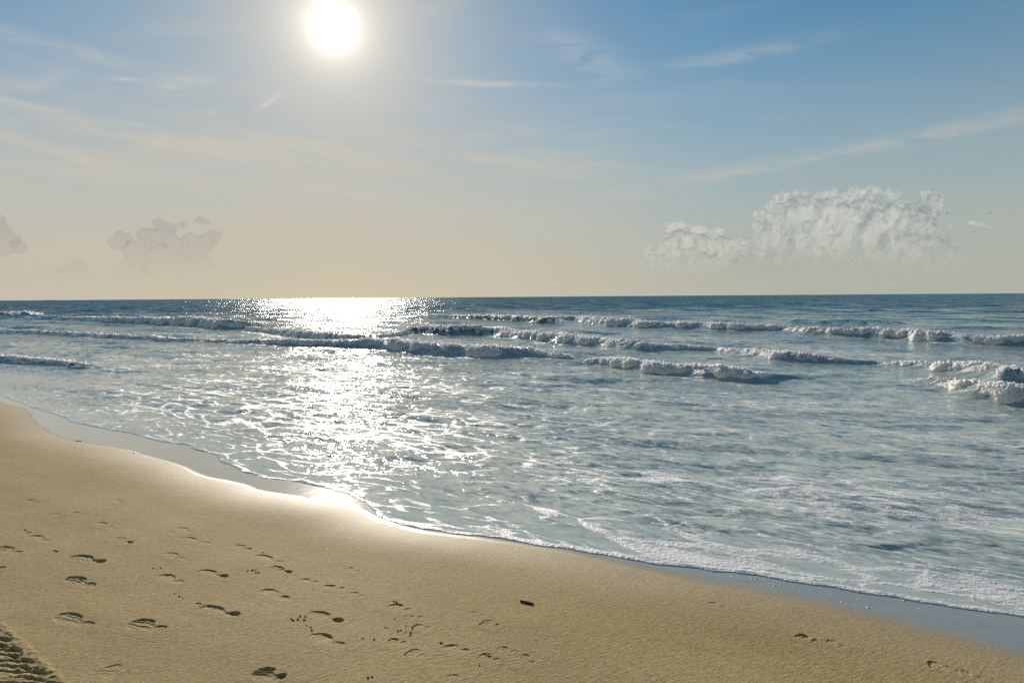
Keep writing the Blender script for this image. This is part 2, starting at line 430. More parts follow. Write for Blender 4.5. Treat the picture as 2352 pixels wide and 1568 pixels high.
def relief_track(P):
    q = P-tr_c; s = q @ tr_t; v = (q @ tr_n)/TRW + .5               # v=1 on the seaward edge
    ph = (s - 0.62*v)/0.085
    wob = 0.34*perlin2(s*14, v*5, 77) + 0.1*perlin2(s*40, v*14, 78)
    f = (ph+wob) - np.floor(ph+wob)
    inn = sstep(v, 0, .05)*sstep(v, 1.0, .86)
    bi = np.floor(ph+wob)
    st_ = .22 + .38*np.abs(perlin2(bi*1.37, bi*0+.5, 82))*1.6; dp = .55 + .9*np.abs(perlin2(bi*.91, bi*0+.3, 83))
    bar = dp*sstep(f, .0, .10)*sstep(f, .42, .30)*(.25+.75*sstep(perlin2(s*9, v*7, 81), -.3, .05))*sstep(v, st_-.12, st_+.1)*sstep(v, .94+.08*perlin2(s*12, v*0, 84), .84)
    f2 = ph*0.5 - np.floor(ph*0.5)
    knob = ell((f2-.5), v, 0, .93, .28, .05)+ell((f2-.0), v, .2, .86, .2, .04)
    z = -0.001*inn - 0.045*bar - 0.030*np.clip(knob, 0, 1)
    z += 0.004*np.exp(-((v-1.03)/.05)**2)*(0.6+perlin2(s*22, v*8, 79))
    z += 0.009*np.maximum(0, perlin2(s*34, v*15, 85))*sstep(v, .6, .9)*sstep(v, 1.12, 1.0)
    z += 0.003*inn*fbm2(s*35, v*14, 3, 80)
    return z*sstep(np.abs(v-.5), .66, .56)
def relief(P):
    z = np.zeros(len(P))
    for p in prints:
        m = ((P-p['c'])**2).sum(1) < (p['L']*.9+.05)**2
        if m.any():
            zz = relief_one(p, P[m]); z[m] = np.where(np.abs(zz) > np.abs(z[m]), zz, z[m])
    q = P-tr_c; s = q @ tr_t; v = (q @ tr_n)/TRW+.5
    m = (s > -1.2) & (s < 2.2) & (v > -.2) & (v < 1.2)
    if m.any(): z[m] += relief_track(P[m])
    return z
def patch_box(p): return p['L']*.72, 0.092*max(.75, p['w'])

# ------------------------------------------------------------------ sand
def principled(name):
    m = bpy.data.materials.new(name); m.use_nodes = True
    t = NT(m.node_tree); b = t.n['Principled BSDF']; return m, t, b
m_sand, t, b = principled('damp sand')
P = t.pos(); w = t.attr('wet')
px_, py_, pz_ = t.sep(P)
u = px_*E1[0] + py_*E1[1]; v = px_*E2[0] + py_*E2[1]
grain = t.noise(P, 260, 2, 0.6)
mid_n = t.noise(P, 38, 4, 0.6)
big = t.noise(t.comb(u*0.5, v*1.6, 0.0), 1.1, 4, 0.55)
c = t.mix(t.ss(mid_n, .3, .7), (0.365, 0.262, 0.110, 1), (0.475, 0.350, 0.160, 1))
c = t.mix(t.ss(big, .35, .7)*0.35, c, (0.285, 0.198, 0.083, 1))
wl = t.noise(t.comb(u*0.22, v*0.5, 4.0), 1.0, 3, 0.5)                     # old wash lines
c = t.mix(t.ss(t.math('ABSOLUTE', wl - 0.5), 0.006, 0.0)*0.16, c, (0.52, 0.41, 0.24, 1))
c = t.mix(t.ss(t.math('ABSOLUTE', wl - 0.56), 0.005, 0.0)*0.12, c, (0.52, 0.41, 0.24, 1))
dmp = t.noise(t.comb(u*0.6 + 9.0, v*1.7, 1.0), 1.0, 4, 0.6)
c = t.mix(t.ss(dmp, .5, .75)*0.22, c, (0.24, 0.165, 0.075, 1))
spk = t.vor(P, 150, 'F1', 'Color'); sx, sy, sz = t.sep(spk)
c = t.mix(t.ss(sx, .93, .97)*0.55, c, (0.55, 0.50, 0.40, 1))
c = t.mix(t.ss(sy, .93, .97)*0.6, c, (0.10, 0.08, 0.055, 1))
c = t.mix(w*0.72, c, (0.30, 0.275, 0.215, 1))  # wet sand, its base paled to stand in for more sky reflection
t.put(b.inputs['Base Color'], c)
damp = t.ss(w, 0.0, 0.45)
t.put(b.inputs['Roughness'], t.lin(w, 0.0, 0.9, 0.78, 0.09))
t.put(b.inputs['Specular IOR Level'], t.lin(w, 0, .5, .07, .7))
t.put(b.inputs['Coat Weight'], t.ss(w, .35, .95)); b.inputs['Coat Roughness'].default_value = 0.06; b.inputs['Coat IOR'].default_value = 2.0
# grain relief and the small combed ripples left by the backwash
cb = t.noise(t.comb(u*52 - v*30, v*15 + u*5, 0.0), 1.0, 3, 0.6)
lump = t.noise(P, 85, 3, 0.55)
hgt = cb*1.1 + lump*0.75 + grain*0.25
bp = t.bump(hgt, t.lin(w, 0, .7, 1.0, 0.02), 0.0040)
t.put(b.inputs['Normal'], bp)

vs = np.concatenate([np.geomspace(4, 60, 70)[:-1], np.arange(60, 130, 1.0), np.arange(130, 330, .5), np.arange(330, 560, 1.0), np.geomspace(560, 1500, 90)])
G, RR = polar(vs, azset(0.09))
Pf = G.reshape(-1, 2)
sd = shore_sd(Pf)
z = land_z(Pf, sd)
hole = np.zeros(len(Pf))
for p in prints:
    q = Pf-p['c']; m = (q**2).sum(1) < .25
    bu, bv = patch_box(p); uu = np.abs(q[m] @ p['t'])/bu; vv = np.abs(q[m] @ p['n'])/bv
    dpt = p['d']*1.9+p['pit']+.012
    hole[m] = np.maximum(hole[m], dpt*sstep(np.maximum((1-uu)*bu, 0)*1.0, .012, .035)*sstep(np.maximum((1-vv)*bv, 0), .010, .030))
q = Pf-tr_c; s_ = q @ tr_t; v_ = (q @ tr_n)/TRW+.5
hole = np.maximum(hole, .085*sstep(v_, -.06, 0.04)*sstep(v_, 1.10, 1.0)*sstep(s_, -.9, -.8)*sstep(s_, 1.9, 1.8))
nr, nc = G.shape[:2]
keep = sd < 2.5
F = grid_faces(nr, nc, keep)
V = np.column_stack([Pf, z-hole])
V, F, A = compact(V, F, {'wet': wetness(Pf)})
sand = tag(mesh('sand', V, F, m_sand, A), kind='structure')

# the prints: each its own fine patch of pressed sand
def patch(name, c, tx, ty, bu, bv, res, dz):
    nu, nv = int(2*bu/res), int(2*bv/res)
    uu = np.linspace(-bu, bu, nu); vv = np.linspace(-bv, bv, nv)
    U, Vv = np.meshgrid(uu, vv)
    Pp = c + U.reshape(-1, 1)*tx + Vv.reshape(-1, 1)*ty
    zz = land_z(Pp, shore_sd(Pp))
    edge = sstep(np.minimum(bu-np.abs(U), bv-np.abs(Vv)).ravel(), 0.0, .02)
    zz = zz + relief(Pp)*edge + .0003 + dz
    cz = float(land_z(c[None], shore_sd(c[None]))[0])
    Vx = np.column_stack([Pp-c, zz-cz])
    F = grid_faces(len(vv), len(uu))
    if tx[0]*ty[1]-tx[1]*ty[0] < 0: F = F[:, ::-1]
    o = mesh(name, Vx, F, m_sand, {'wet': wetness(Pp)})
    o.location = (c[0], c[1], cz); return o
for i, p in enumerate(prints):
    bu, bv = patch_box(p)
    o = patch('footprint', p['c'], p['t'], p['n'], bu, bv, .0040, i*6e-6)
    tag(o, p['label'], 'footprint', 'footprints on the sand')
o = patch('tyre_track', tr_c + tr_t*.5, tr_t, tr_n, 1.38, TRW*.62, .0055, 3e-4)
tag(o, 'deep chevron tyre track with black slots in the lower left corner', 'tyre track')

# ------------------------------------------------------------------ waves: lines measured on the water
# foot line (px), crest height (px), foam cover 0..1, label
WV = [
 dict(p=[(-160,728),(0,729),(75,726),(100,723)], h=[12,13,11,4], f=1, n='short white breaker at the left border, farthest out on that side'),
 dict(p=[(110,735),(136,735),(239,740),(341,744),(426,748),(511,756),(545,755),(593,752),(625,750)], h=[4,8,12,15,22,20,18,12,3], f=1, n='grey foamy breaker humped in the middle, just left of the sun glitter'),
 dict(p=[(560,758),(631,767),(682,777),(750,781),(802,781),(880,778),(945,766)], h=[8,12,17,16,12,10,9], f=1, n='broken glittering wave lying in the sun path'),
 dict(p=[(930,762),(972,764),(1013,769),(1061,770),(1109,770),(1129,768),(1185,772)], h=[8,17,21,23,22,18,12], f=.75, n='dark curling wave with a hollow face near the middle'),
 dict(p=[(1130,772),(1180,778),(1228,784),(1313,794),(1382,799),(1433,808),(1484,811),(1552,808),(1618,808),(1680,810)], h=[12,17,20,23,22,25,22,16,13,8], f=1, n='white water roller running right from the dark curling wave'),
 dict(p=[(1640,808),(1652,811),(1720,821),(1789,835),(1857,839),(1891,840),(1942,842),(2040,842)], h=[8,12,20,24,25,20,15,9], f=1, n='foam roller in the second line, right of the middle'),
 dict(p=[(1990,839),(2027,844),(2096,852),(2198,866),(2249,876),(2300,885),(2352,887),(2480,905)], h=[9,13,22,32,36,38,36,30], f=.95, n='tall foam roller at the right border behind the nearest one'),
 dict(p=[(-160,763),(0,767),(68,769),(136,772),(239,779),(324,783),(392,786),(477,788),(545,791),(600,793)], h=[9,10,10,10,12,12,10,9,9,3], f=1, n='long thin line of foam crossing the left half of the water'),
 dict(p=[(520,789),(545,791),(648,794),(750,797),(802,801),(870,803),(938,810),(1007,815),(1075,820),(1143,823),(1194,822),(1245,824),(1335,828)], h=[8,11,15,17,23,25,24,26,26,24,22,17,9], f=1, n='dark fronted roller crossing the sun glitter'),
 dict(p=[(1335,833),(1361,837),(1416,845),(1484,856),(1552,861),(1618,869),(1686,875),(1720,878),(1772,876),(1823,875),(1900,876)], h=[8,14,22,26,27,28,26,23,18,12,5], f=[1,1,1,1,1,1,1,.95,.7,.35,.2], n='foam roller in front, smooth and green at its right end'),
 dict(p=[(1030,727),(1047,729),(1126,732),(1194,736),(1262,741),(1296,737),(1345,730)], h=[3,6,9,11,13,12,5], f=.8, n='dark breaking wave far out right of the sun glitter'),
 dict(p=[(1325,738),(1341,743),(1399,750),(1484,755),(1604,758),(1686,762),(1755,761),(1850,764)], h=[12,16,18,17,17,17,15,10], f=1, n='long white breaker far out, right of the middle'),
 dict(p=[(1790,764),(1847,772),(1925,777),(1993,779),(2079,784),(2147,789),(2232,793),(2352,797),(2500,803)], h=[12,22,26,25,26,26,26,26,26], f=1, n='tall white breaker far out at the right border'),
 dict(p=[(-120,831),(0,833),(102,840),(170,844),(230,842)], h=[14,16,15,12,3], f=.8, n='low foam edge near the beach at the left border'),
 dict(p=[(2060,878),(2110,890),(2164,898),(2198,908),(2240,917),(2300,926),(2352,930),(2480,945)], h=[5,20,28,34,40,42,42,40], f=.95, n='nearest roller with thick foam at the right border'),
]
SW = [  # unbroken swells and small bores, only in the water surface: foot line, height px, width factor
 (  [(1810,746),(1840,746),(1925,748),(1993,748),(2050,747),(2110,744)], [3,10,12,12,10,3], 3.2),
 (  [(2090,753),(2180,757),(2270,759),(2352,761),(2450,762)], [2,6,7,8,8], 3.2),
 (  [(1240,1138),(1300,1143),(1350,1148),(1410,1152)], [.5,2.2,2.4,.5], 2.2),
 (  [(1450,1190),(1520,1200),(1600,1215),(1680,1225)], [.5,3.2,3.6,.6], 2.2),
 (  [(1760,1250),(1850,1255),(1960,1262),(2080,1258),(2200,1245)], [.6,3,4.6,4.6,.6], 2.6),
 (  [(100,850),(170,848),(240,846)], [2,8,2], 1.4),
 (  [(1950,712),(2050,714),(2150,715),(2352,716)], [2,4,4,3], 2.0),
]
HOR = lambda x: 690.0 - 17.0*x/2352.0
def to_line(pts, hs, fs=1.0):
    g = np.array([at_z(*p)[:2] for p in pts])
    dist = np.array([H*F0/(p[1]-HOR(p[0])) for p in pts])
    h = np.array(hs)*dist/F0*1.05
    f = np.array(fs if isinstance(fs, list) else [fs]*len(pts), float)
    s = np.concatenate([[0], np.cumsum(np.hypot(*np.diff(g, axis=0).T))])
    return g, s, h, f
lines = []
for w_ in WV: lines.append((to_line(w_['p'], w_['h'], w_['f']), 1.0, True))
for p_, h_, k_ in SW: lines.append((to_line(p_, h_), k_, False))

def swell(Pf, zadd, foam, dark):
    for (g, s, h, f), k, brk in lines:
        c = g.mean(0); rad = np.max(np.hypot(*(g-c).T)) + 12*h.max()*k + 1
        m = ((Pf-c)**2).sum(1) < rad*rad
        idx = np.nonzero(m)[0]
        if not len(idx): continue
        d, arc = poly_dist(Pf[idx], g)
        hh = np.interp(arc, s, h)
        endf = sstep(arc, 0.0, s[-1]*.04+1e-6)*sstep(arc, s[-1], s[-1]*.96)
        hh = hh*endf
        hs = np.maximum(hh, .02)*k
        x = d/hs + 0.35*perlin2(Pf[idx, 0]*1.1, Pf[idx, 1]*1.1, 31)
        prof = np.where(x < 1.0, sstep(x, -.7, 1.0), np.exp(-((x-1.0)/3.2)**2))
        top = 0.80 if brk else 1.0
        zadd[idx] = np.maximum(zadd[idx], hh*prof*top)
        if brk:
            fl = np.interp(arc, s, f)
            tail = sstep(x, -.6, .4)*np.exp(-np.maximum(x-1, 0)/9.0)*sstep(hh, .02, .15)
            foam[idx] = np.maximum(foam[idx], tail*fl*.88)
            fr = np.exp(-((x+1.2)/1.3)**2)*sstep(hh, .02, .15)*fl
            foam[idx] = np.maximum(foam[idx], fr*.58)

# ------------------------------------------------------------------ sea
m_sea, t, b = principled('sea water')
P = t.pos(); foam_a = t.attr('foam'); shal = t.attr('shallow'); rip = t.attr('ripple')
x_, y_, z_ = t.sep(P)
u = x_*E1[0] + y_*E1[1]; v = x_*E2[0] + y_*E2[1]
dist = t.vmath('LENGTH', t.comb(x_, y_, 0.0), out=1)
q1 = t.comb(u*0.40, v, 0.0)
n1 = t.noise(q1, 7.0, 3, 0.6, out=1)
n2 = t.noise(q1, 0.7, 4, 0.62, out=1)
half = (0.5, 0.5, 0.5)
a1 = t.lin(dist, 3, 60, 0.75, 1.1)*rip
a2 = t.lin(dist, 5, 90, 0.40, 1.7)*rip
pv = t.vmath('ADD', t.vmath('SCALE', t.vmath('SUBTRACT', n1, half), scale=a1), t.vmath('SCALE', t.vmath('SUBTRACT', n2, half), scale=a2))
n3 = t.noise(q1, 30.0, 2, 0.6, out=1)
pv = t.vmath('ADD', pv, t.vmath('SCALE', t.vmath('SUBTRACT', n3, half), scale=t.lin(dist, 3, 30, 0.9, 0.3)*rip))
pv = t.vmath('MULTIPLY', pv, (1, 1, 0))
lean = t.lin(dist, 12, 120, 0.0, 0.30)          # normals tipped away from the sun's bearing to darken far water, centre its glint
pv = t.vmath('ADD', pv, t.vmath('SCALE', (-math.sin(SUN_AZ), -math.cos(SUN_AZ), 0.0), scale=lean))
nrm = t.vmath('NORMALIZE', t.vmath('ADD', t.nrm(), pv))
deep = t.mix(t.ss(dist, 15, 120), (0.26, 0.345, 0.33, 1), (0.03, 0.23, 0.26, 1))
wc = t.mix(shal, deep, (0.50, 0.55, 0.49, 1))  # turbid water colour, lightened further in place of reflected sky
t.put(b.inputs['Base Color'], wc)
t.put(b.inputs['Roughness'], t.lin(dist, 5, 200, 0.05, 0.16)); b.inputs['IOR'].default_value = 1.333
t.put(b.inputs['Normal'], nrm)
# foam lace
wp = t.noise(q1, 1.6, 3, 0.55, out=1)
qw = t.vmath('ADD', q1, t.vmath('SCALE', t.vmath('SUBTRACT', wp, half), scale=0.55))
lace = t.ss(t.vor(qw, 3.4, 'DISTANCE_TO_EDGE'), 0.16, 0.0)
lace2 = t.ss(t.vor(qw, 9.0, 'DISTANCE_TO_EDGE'), 0.20, 0.0)
fb = t.noise(qw, 2.6, 6, 0.66)
fine = t.noise(P, 30, 3, 0.6)
pat = fb*0.48 + lace*0.30 + lace2*0.17 + fine*0.14
thr = t.lin(foam_a, 0, 1, 0.92, 0.27)
ff = t.ss(pat - thr, -0.07, 0.13)*t.ss(foam_a, 0.0, 0.08)
fo = t.new('ShaderNodeBsdfPrincipled')
t.put(fo.inputs['Base Color'], (0.74, 0.73, 0.71, 1)); fo.inputs['Roughness'].default_value = 0.55
t.put(fo.inputs['Normal'], t.bump(pat*0.6 + fine*0.4, 0.9, 0.03, nrm))
ms = t.new('ShaderNodeMixShader'); t.put(ms.inputs[0], ff*0.92); t.l.new(b.outputs[0], ms.inputs[1]); t.l.new(fo.outputs[0], ms.inputs[2])
t.l.new(ms.outputs[0], t.n['Material Output'].inputs['Surface'])

vs = np.concatenate([np.geomspace(0.10, 3.0, 45)[:-1], np.arange(3.0, 330, 0.42), np.arange(330, 420, 2.0)])
G, RR = polar(vs, azset(0.055))
Pf = G.reshape(-1, 2); rr = RR.ravel()
sd = shore_sd(Pf)
m = sd > -0.6
nr, nc = G.shape[:2]
F = grid_faces(nr, nc, m)
idxu = np.zeros(len(Pf), bool); idxu[F.ravel()] = True
mp = np.cumsum(idxu)-1
Pf, rr, sd, F = Pf[idxu], rr[idxu], sd[idxu], mp[F]
dr = rr*rr/(H*683)*.42
U, Vv = Pf @ E1, Pf @ E2
wu = U + 0.5*perlin2(U*.5, Vv*.5, 41); wv_ = Vv + 0.35*perlin2(U*.35, Vv*.6, 42)
zs = np.zeros(len(Pf))
calm = sstep(sd, 0.0, 1.6)*0.75 + 0.25
for i, lam in enumerate([.11, .2, .36, .65, 1.2, 2.3, 4.5, 9.0, 18.0]):
    a = .046*lam if lam < 1.3 else .039*(lam/1.3)**.55
    wgt = sstep(lam/dr, 1.6, 3.5)
    if lam > 1: wgt = wgt*sstep(sd, 1.0, 3+lam*2)
    else: wgt = wgt*calm
    if lam < .3: wgt = wgt*sstep(26-rr, 0, 14)
    ok = wgt > .01
    if not ok.any(): continue
    st = 2.4 if lam > .5 else 1.9
    th = 0.35*math.sin(i*2.3)
    aa, bb = wu*math.cos(th)+wv_*math.sin(th), -wu*math.sin(th)+wv_*math.cos(th)
    n = perlin2(aa[ok]/(lam*st)+i*7.3, bb[ok]/lam+i*3.1, 50+i)
    n = 0.55*n + 0.45*(0.35-np.abs(n))*1.6
    zs[ok] += a*n*wgt[ok]
zadd = np.zeros(len(Pf)); foam = np.zeros(len(Pf)); dark = np.zeros(len(Pf))
swell(Pf, zadd, foam, dark)
zs = zs*(1-0.35*sstep(zadd, 0, .15)) + zadd
# thin sheet of wash with a rounded lip at its edge
lip = 0.011*sstep(sd, -0.004, 0.05) + 0.008*np.exp(-((sd-.05)/.05)**2)
shore_w = sstep(sd, -.02, .9)
film = -0.012 - 0.25*np.maximum(-sd, 0) + lip + zs*(0.10+.90*shore_w)
zs = np.where(sd < 3, film, zs+.004)
zs = np.where(sd < 0.9, np.maximum(zs, np.where(sd > .02, .0045, -1)), zs)
# where foam lies: (centre px, half length along shore m, half width across m, amount)
FOAM = [(2150,1330,1.5,.50,.95),(2330,1390,1.1,.35,.95),(1900,1290,1.5,.30,.80),(1650,1280,1.0,.26,.70),(2050,1180,2.0,.5,.62),(2320,1180,1.5,.7,.70),
        (1500,1210,1.4,.4,.50),(1250,1220,1.2,.35,.42),(1750,1090,2.4,.7,.48),(1250,1090,2.2,.8,.42),(2250,1050,2.5,.7,.50),(1500,980,3.5,1.2,.40),(1000,1000,3.5,1.5,.40),
        (2000,940,3.5,1.0,.42),(700,960,3.0,2.0,.40),(400,930,3.5,2.0,.42),(200,900,4.0,1.2,.40),(1700,930,4,1,.40),(600,870,6,2.5,.38),(1150,880,6,2.5,.40),
        (2200,830,6,1.6,.62),(2000,810,7,1.8,.58),(1700,785,8,2.2,.50),(1300,760,8,2.5,.42),(400,765,10,3,.40)]
for (fx, fy, a_, b_, k_) in FOAM:
    c = at_z(fx, fy)[:2]; q = Pf-c
    e = ((q @ E1)/a_)**2 + ((q @ E2)/b_)**2
    mm = e < 6
    g_ = np.exp(-e[mm]*.8)*k_
    foam[mm] = 1-(1-foam[mm])*(1-g_*.9)
foam = foam*(0.80 + 0.45*fbm2(U*.55, Vv*1.1, 3, 61))
edge = np.exp(-((sd-.05)/.05)**2)*.75*(0.75+.6*perlin2(U*1.5, Vv*1.5, 62))*sstep(Pf[:, 0], -4.5, -1.0) + .42*np.exp(-np.maximum(sd, 0)/.5)
foam = np.maximum(foam, edge)
foam = np.maximum(foam, 0.43*sstep(sd, 22, 6)*(.8+.6*perlin2(U*.4, Vv*.9, 63)))
foam = np.clip(foam, 0, 1)*sstep(rr, 120, 40)
# still film of water in the hollow of the beach at the left
lag = at_z(20, 868)[:2]; q = Pf-lag
lg = np.exp(-(((q @ E1)/3.2)**2 + ((q @ E2)/1.0)**2))
zs = zs*(1-lg*.9) + .006*lg; foam = foam*(1-lg*.85)
ripv = (0.25+.75*sstep(sd, 0.05, 1.2))*(1-.85*lg)
shv = np.clip(np.exp(-np.maximum(sd, 0)/14.0), 0, 1)
sea = tag(mesh('sea', np.column_stack([Pf, zs]), F, m_sea, {'foam': foam, 'shallow': shv, 'ripple': ripv}), kind='structure')

# ------------------------------------------------------------------ breakers: rolls of tumbling foam
m_foam, t, b = principled('wave foam')
P = t.pos(); tp = t.attr('cover')
fn = t.noise(P, 16, 4, 0.62); ff2 = t.noise(P, 60, 2, 0.6)
cov = t.ss(tp + (fn-0.5)*1.1, 0.32, 0.62)
t.put(b.inputs['Base Color'], t.mix(cov, (0.12, 0.155, 0.12, 1), t.mix(t.ss(fn, .35, .6), (0.78, 0.75, 0.69, 1), (0.94, 0.91, 0.85, 1))))
t.put(b.inputs['Roughness'], t.lin(cov, 0, 1, 0.10, 0.55))
t.put(b.inputs['Normal'], t.bump(fn*0.7+ff2*0.4, t.lin(cov, 0, 1, .15, .9), 0.04))
t.put(b.inputs['Subsurface Weight'], cov*0.85); b.inputs['Subsurface Scale'].default_value = 0.22
b.inputs['Subsurface Radius'].default_value = (1.0, 0.95, 0.85)
m_spray, t2, b2 = principled('spray'); b2.inputs['Base Color'].default_value = (.82, .80, .76, 1); b2.inputs['Roughness'].default_value = .3

OCT_V = np.array([(1,0,0),(-1,0,0),(0,1,0),(0,-1,0),(0,0,1),(0,0,-1)], float)
OCT_F = np.array([(0,2,4),(2,1,4),(1,3,4),(3,0,4),(2,0,5),(1,2,5),(3,1,5),(0,3,5)])
def specks(name, pts, rad, mat, parent):
    V = (pts[:, None, :] + OCT_V[None]*rad[:, None, None]).reshape(-1, 3)
    F = (OCT_F[None] + (np.arange(len(pts))*6)[:, None, None]).reshape(-1, 3)
    o = mesh(name, V, F, mat, smooth=True, parent=parent); return o
for wi, w_ in enumerate(WV):
    g, s, h, f = to_line(w_['p'], w_['h'], w_['f'])
    far = np.hypot(*g.mean(0)); ds = max(.014, far*.00105)
    n = int(s[-1]/ds); sa = np.linspace(0, s[-1], n)
    cx, cy = np.interp(sa, s, g[:, 0]), np.interp(sa, s, g[:, 1])
    k = max(3, int(.25/ds))|1
    ker = np.hanning(k+2)[1:-1]; ker /= ker.sum()
    sm = lambda a: np.convolve(np.pad(a, k//2, mode='edge'), ker, 'valid')
    cx, cy = sm(cx), sm(cy)
    tx, ty = np.gradient(cx), np.gradient(cy); L = np.hypot(tx, ty); tx /= L; ty /= L
    nx, ny = -ty, tx
    if (np.mean(nx)*E2[0]+np.mean(ny)*E2[1]) < 0: nx, ny = -nx, -ny
    hh = sm(np.interp(sa, s, h)); fv = np.interp(sa, s, f)
    hh = hh*.92*(1 + .15*perlin2(sa/(hh.mean()*9+.01), sa*0+wi*3.7, 90) + .12*perlin2(sa/(hh.mean()*2.5+.01), sa*0+wi, 91))
    hh = hh*sstep(sa, 0, s[-1]*.03)**.8*sstep(sa, s[-1], s[-1]*.97)**.8+.002
    nt = 56
    th = np.linspace(-0.06*np.pi, 1.0*np.pi, nt)                 # 0 = foot in front, pi/2 = top, pi = back
    T, S_ = np.meshgrid(th, sa)
    Hh = hh[:, None]
    wob = (.9*perlin2(sa/1.3, sa*0+5, 93+wi) + .45*perlin2(sa/.4, sa*0+3, 94+wi))[:, None]*Hh
    a_ = np.where(T < np.pi/2, .85, 2.6)*Hh                     # half widths, front and back
    off = .85*Hh - a_*np.cos(T) + wob
    zz = np.where(T < np.pi/2, np.sin(np.clip(T, -.3, 4))**.85 if False else np.sign(np.sin(T))*np.abs(np.sin(T))**.9, np.abs(np.sin(T))**1.5)*Hh*.93
    zz = np.where(T < 0, zz-.012, zz)
    X = cx[:, None] + nx[:, None]*off; Y = cy[:, None] + ny[:, None]*off
    ox = -np.cos(T); oz = np.sin(T)*.9+.1                        # outward normal of the plain roll
    NX, NY, NZ = nx[:, None]*ox, ny[:, None]*ox, oz
    sc = 1/np.clip(max(hh.mean()*.55, 5*ds), .08, .3)
    ua, va = X*E1[0]+Y*E1[1], X*E2[0]+Y*E2[1]
    n1_ = fbm3(ua*sc*.6, va*sc*.8, zz*sc*1.1, 2, 100+wi)
    bil = np.abs(fbm3(ua*sc*1.5, va*sc*1.2+zz*sc, zz*sc*1.8, 3, 130+wi, .62))
    fin = np.abs(fbm3(ua*sc*3.5, va*sc*3, zz*sc*4, 2, 150+wi, .7))
    amp = Hh*fv[:, None]*(0.30+.70*np.clip(np.sin(np.clip(T, 0, np.pi)), 0, 1))
    disp = amp*(.14*n1_ + .26*(bil-.25) + .20*(fin-.2))
    X = X + NX*disp; Y = Y + NY*disp; Z = zz + NZ*disp
    Z = np.where(T > 2.0, Z - (T-2.0)/1.14*.08*Hh - .006*(T-2.0), Z)
    front = np.cos(np.clip(T, 0, np.pi))                        # 1 at the foot
    face = sstep(front, .10, .75)*sstep(T, -.1, .25)
    cover = np.clip(fv[:, None]*1.1 - .26*sstep(front, .55, .98) + .45*n1_ - (1-fv[:, None])*face*1.3 - .35*sstep(T, 1.9, 3.1) + .12, 0, 1)
    V = np.stack([X, Y, Z], -1).reshape(-1, 3)
    F = grid_faces(len(sa), nt)
    c0 = np.array([cx.mean(), cy.mean(), 0.0])
    root = mesh('breaking_wave', V-c0, F, m_foam, {'cover': cover.ravel()}); root.location = c0
    tag(root, w_['n'], 'wave', 'breaking waves')
    # flecks of spray thrown up over the crest
    ns = int(s[-1]*np.clip(hh.mean(), 0, .5)*f.mean()*420)
    r2 = np.random.default_rng(500+wi)
    ii = r2.integers(0, n, ns*3); clump = perlin2(sa[ii]/.35, ii*0.0+wi, 97)
    ii = ii[clump > .05][:ns]
    tt = r2.uniform(.30*np.pi, .75*np.pi, len(ii)); jt = np.clip((tt+.12*np.pi)/(1.12*np.pi)*nt, 0, nt-1).astype(int)
    base = V.reshape(n, nt, 3)[ii, jt]
    lift = r2.exponential(.16, len(ii))*hh[ii]
    base = base + np.column_stack([r2.normal(0, .05, len(ii)), r2.normal(0, .05, len(ii)), lift])
    rad = np.clip(r2.lognormal(math.log(.0075), .45, len(ii)), .004, .03)*np.clip(far/18, .5, 1.5)
    if len(ii) > 10:
        sp = specks('spray', base-c0, rad, m_spray, root); sp['kind'] = 'stuff'

# ------------------------------------------------------------------ clouds over the horizon
def cloud_mat(name, colr, tcol, cover, thru):
    m = bpy.data.materials.new(name); m.use_nodes = True
    t = NT(m.node_tree); t.n.remove(t.n['Principled BSDF'])
    P = t.pos(); _, _, zc = t.sep(P)
    n = t.noise(P, 0.006, 5, 0.62)
    df = t.new('ShaderNodeBsdfDiffuse'); t.put(df.inputs[0], colr+(1,)); t.put(df.inputs['Normal'], t.bump(n, 0.5, 10.0))
    tl = t.new('ShaderNodeBsdfTranslucent'); t.put(tl.inputs[0], tcol+(1,))
    lw = t.new('ShaderNodeLayerWeight'); lw.inputs['Blend'].default_value = .5; fc = E(t, lw.outputs['Facing'])      # grazing = thin cloud, lit through
    mx = t.new('ShaderNodeMixShader'); t.put(mx.inputs[0], t.ss(fc, .45, .95, thru, .85)); t.l.new(df.outputs[0], mx.inputs[1]); t.l.new(tl.outputs[0], mx.inputs[2])
    tp = t.new('ShaderNodeBsdfTransparent'); m2 = t.new('ShaderNodeMixShader')
    thin = t.noise(P, 0.0022, 4, 0.6)
    t.put(m2.inputs[0], t.ss(zc, 180.0, 1050.0)*cover*t.ss(thin, .18, .55, .55, 1.0)*t.ss(fc, .99, .80)); t.l.new(tp.outputs[0], m2.inputs[1]); t.l.new(mx.outputs[0], m2.inputs[2])  # haze put into the transparency: sky shows through, most at the base
    t.l.new(m2.outputs[0], t.n['Material Output'].inputs['Surface']); return m
m_cloud = cloud_mat('cloud vapour', (.95, .95, .94), (1.0, .98, .93), .36, .40)
m_cloud_shaded = cloud_mat('cloud vapour shaded', (.80, .80, .79), (.62, .60, .56), .14, .2)  # greyer copy of the vapour, backlit shade put into its colour
A3 = lambda x, y, r: (1357+x*.4232, 370+y*.4232, r*.4232)
A4 = lambda x, y, r: (x*.4232, 432+y*.4232, r*.4232)
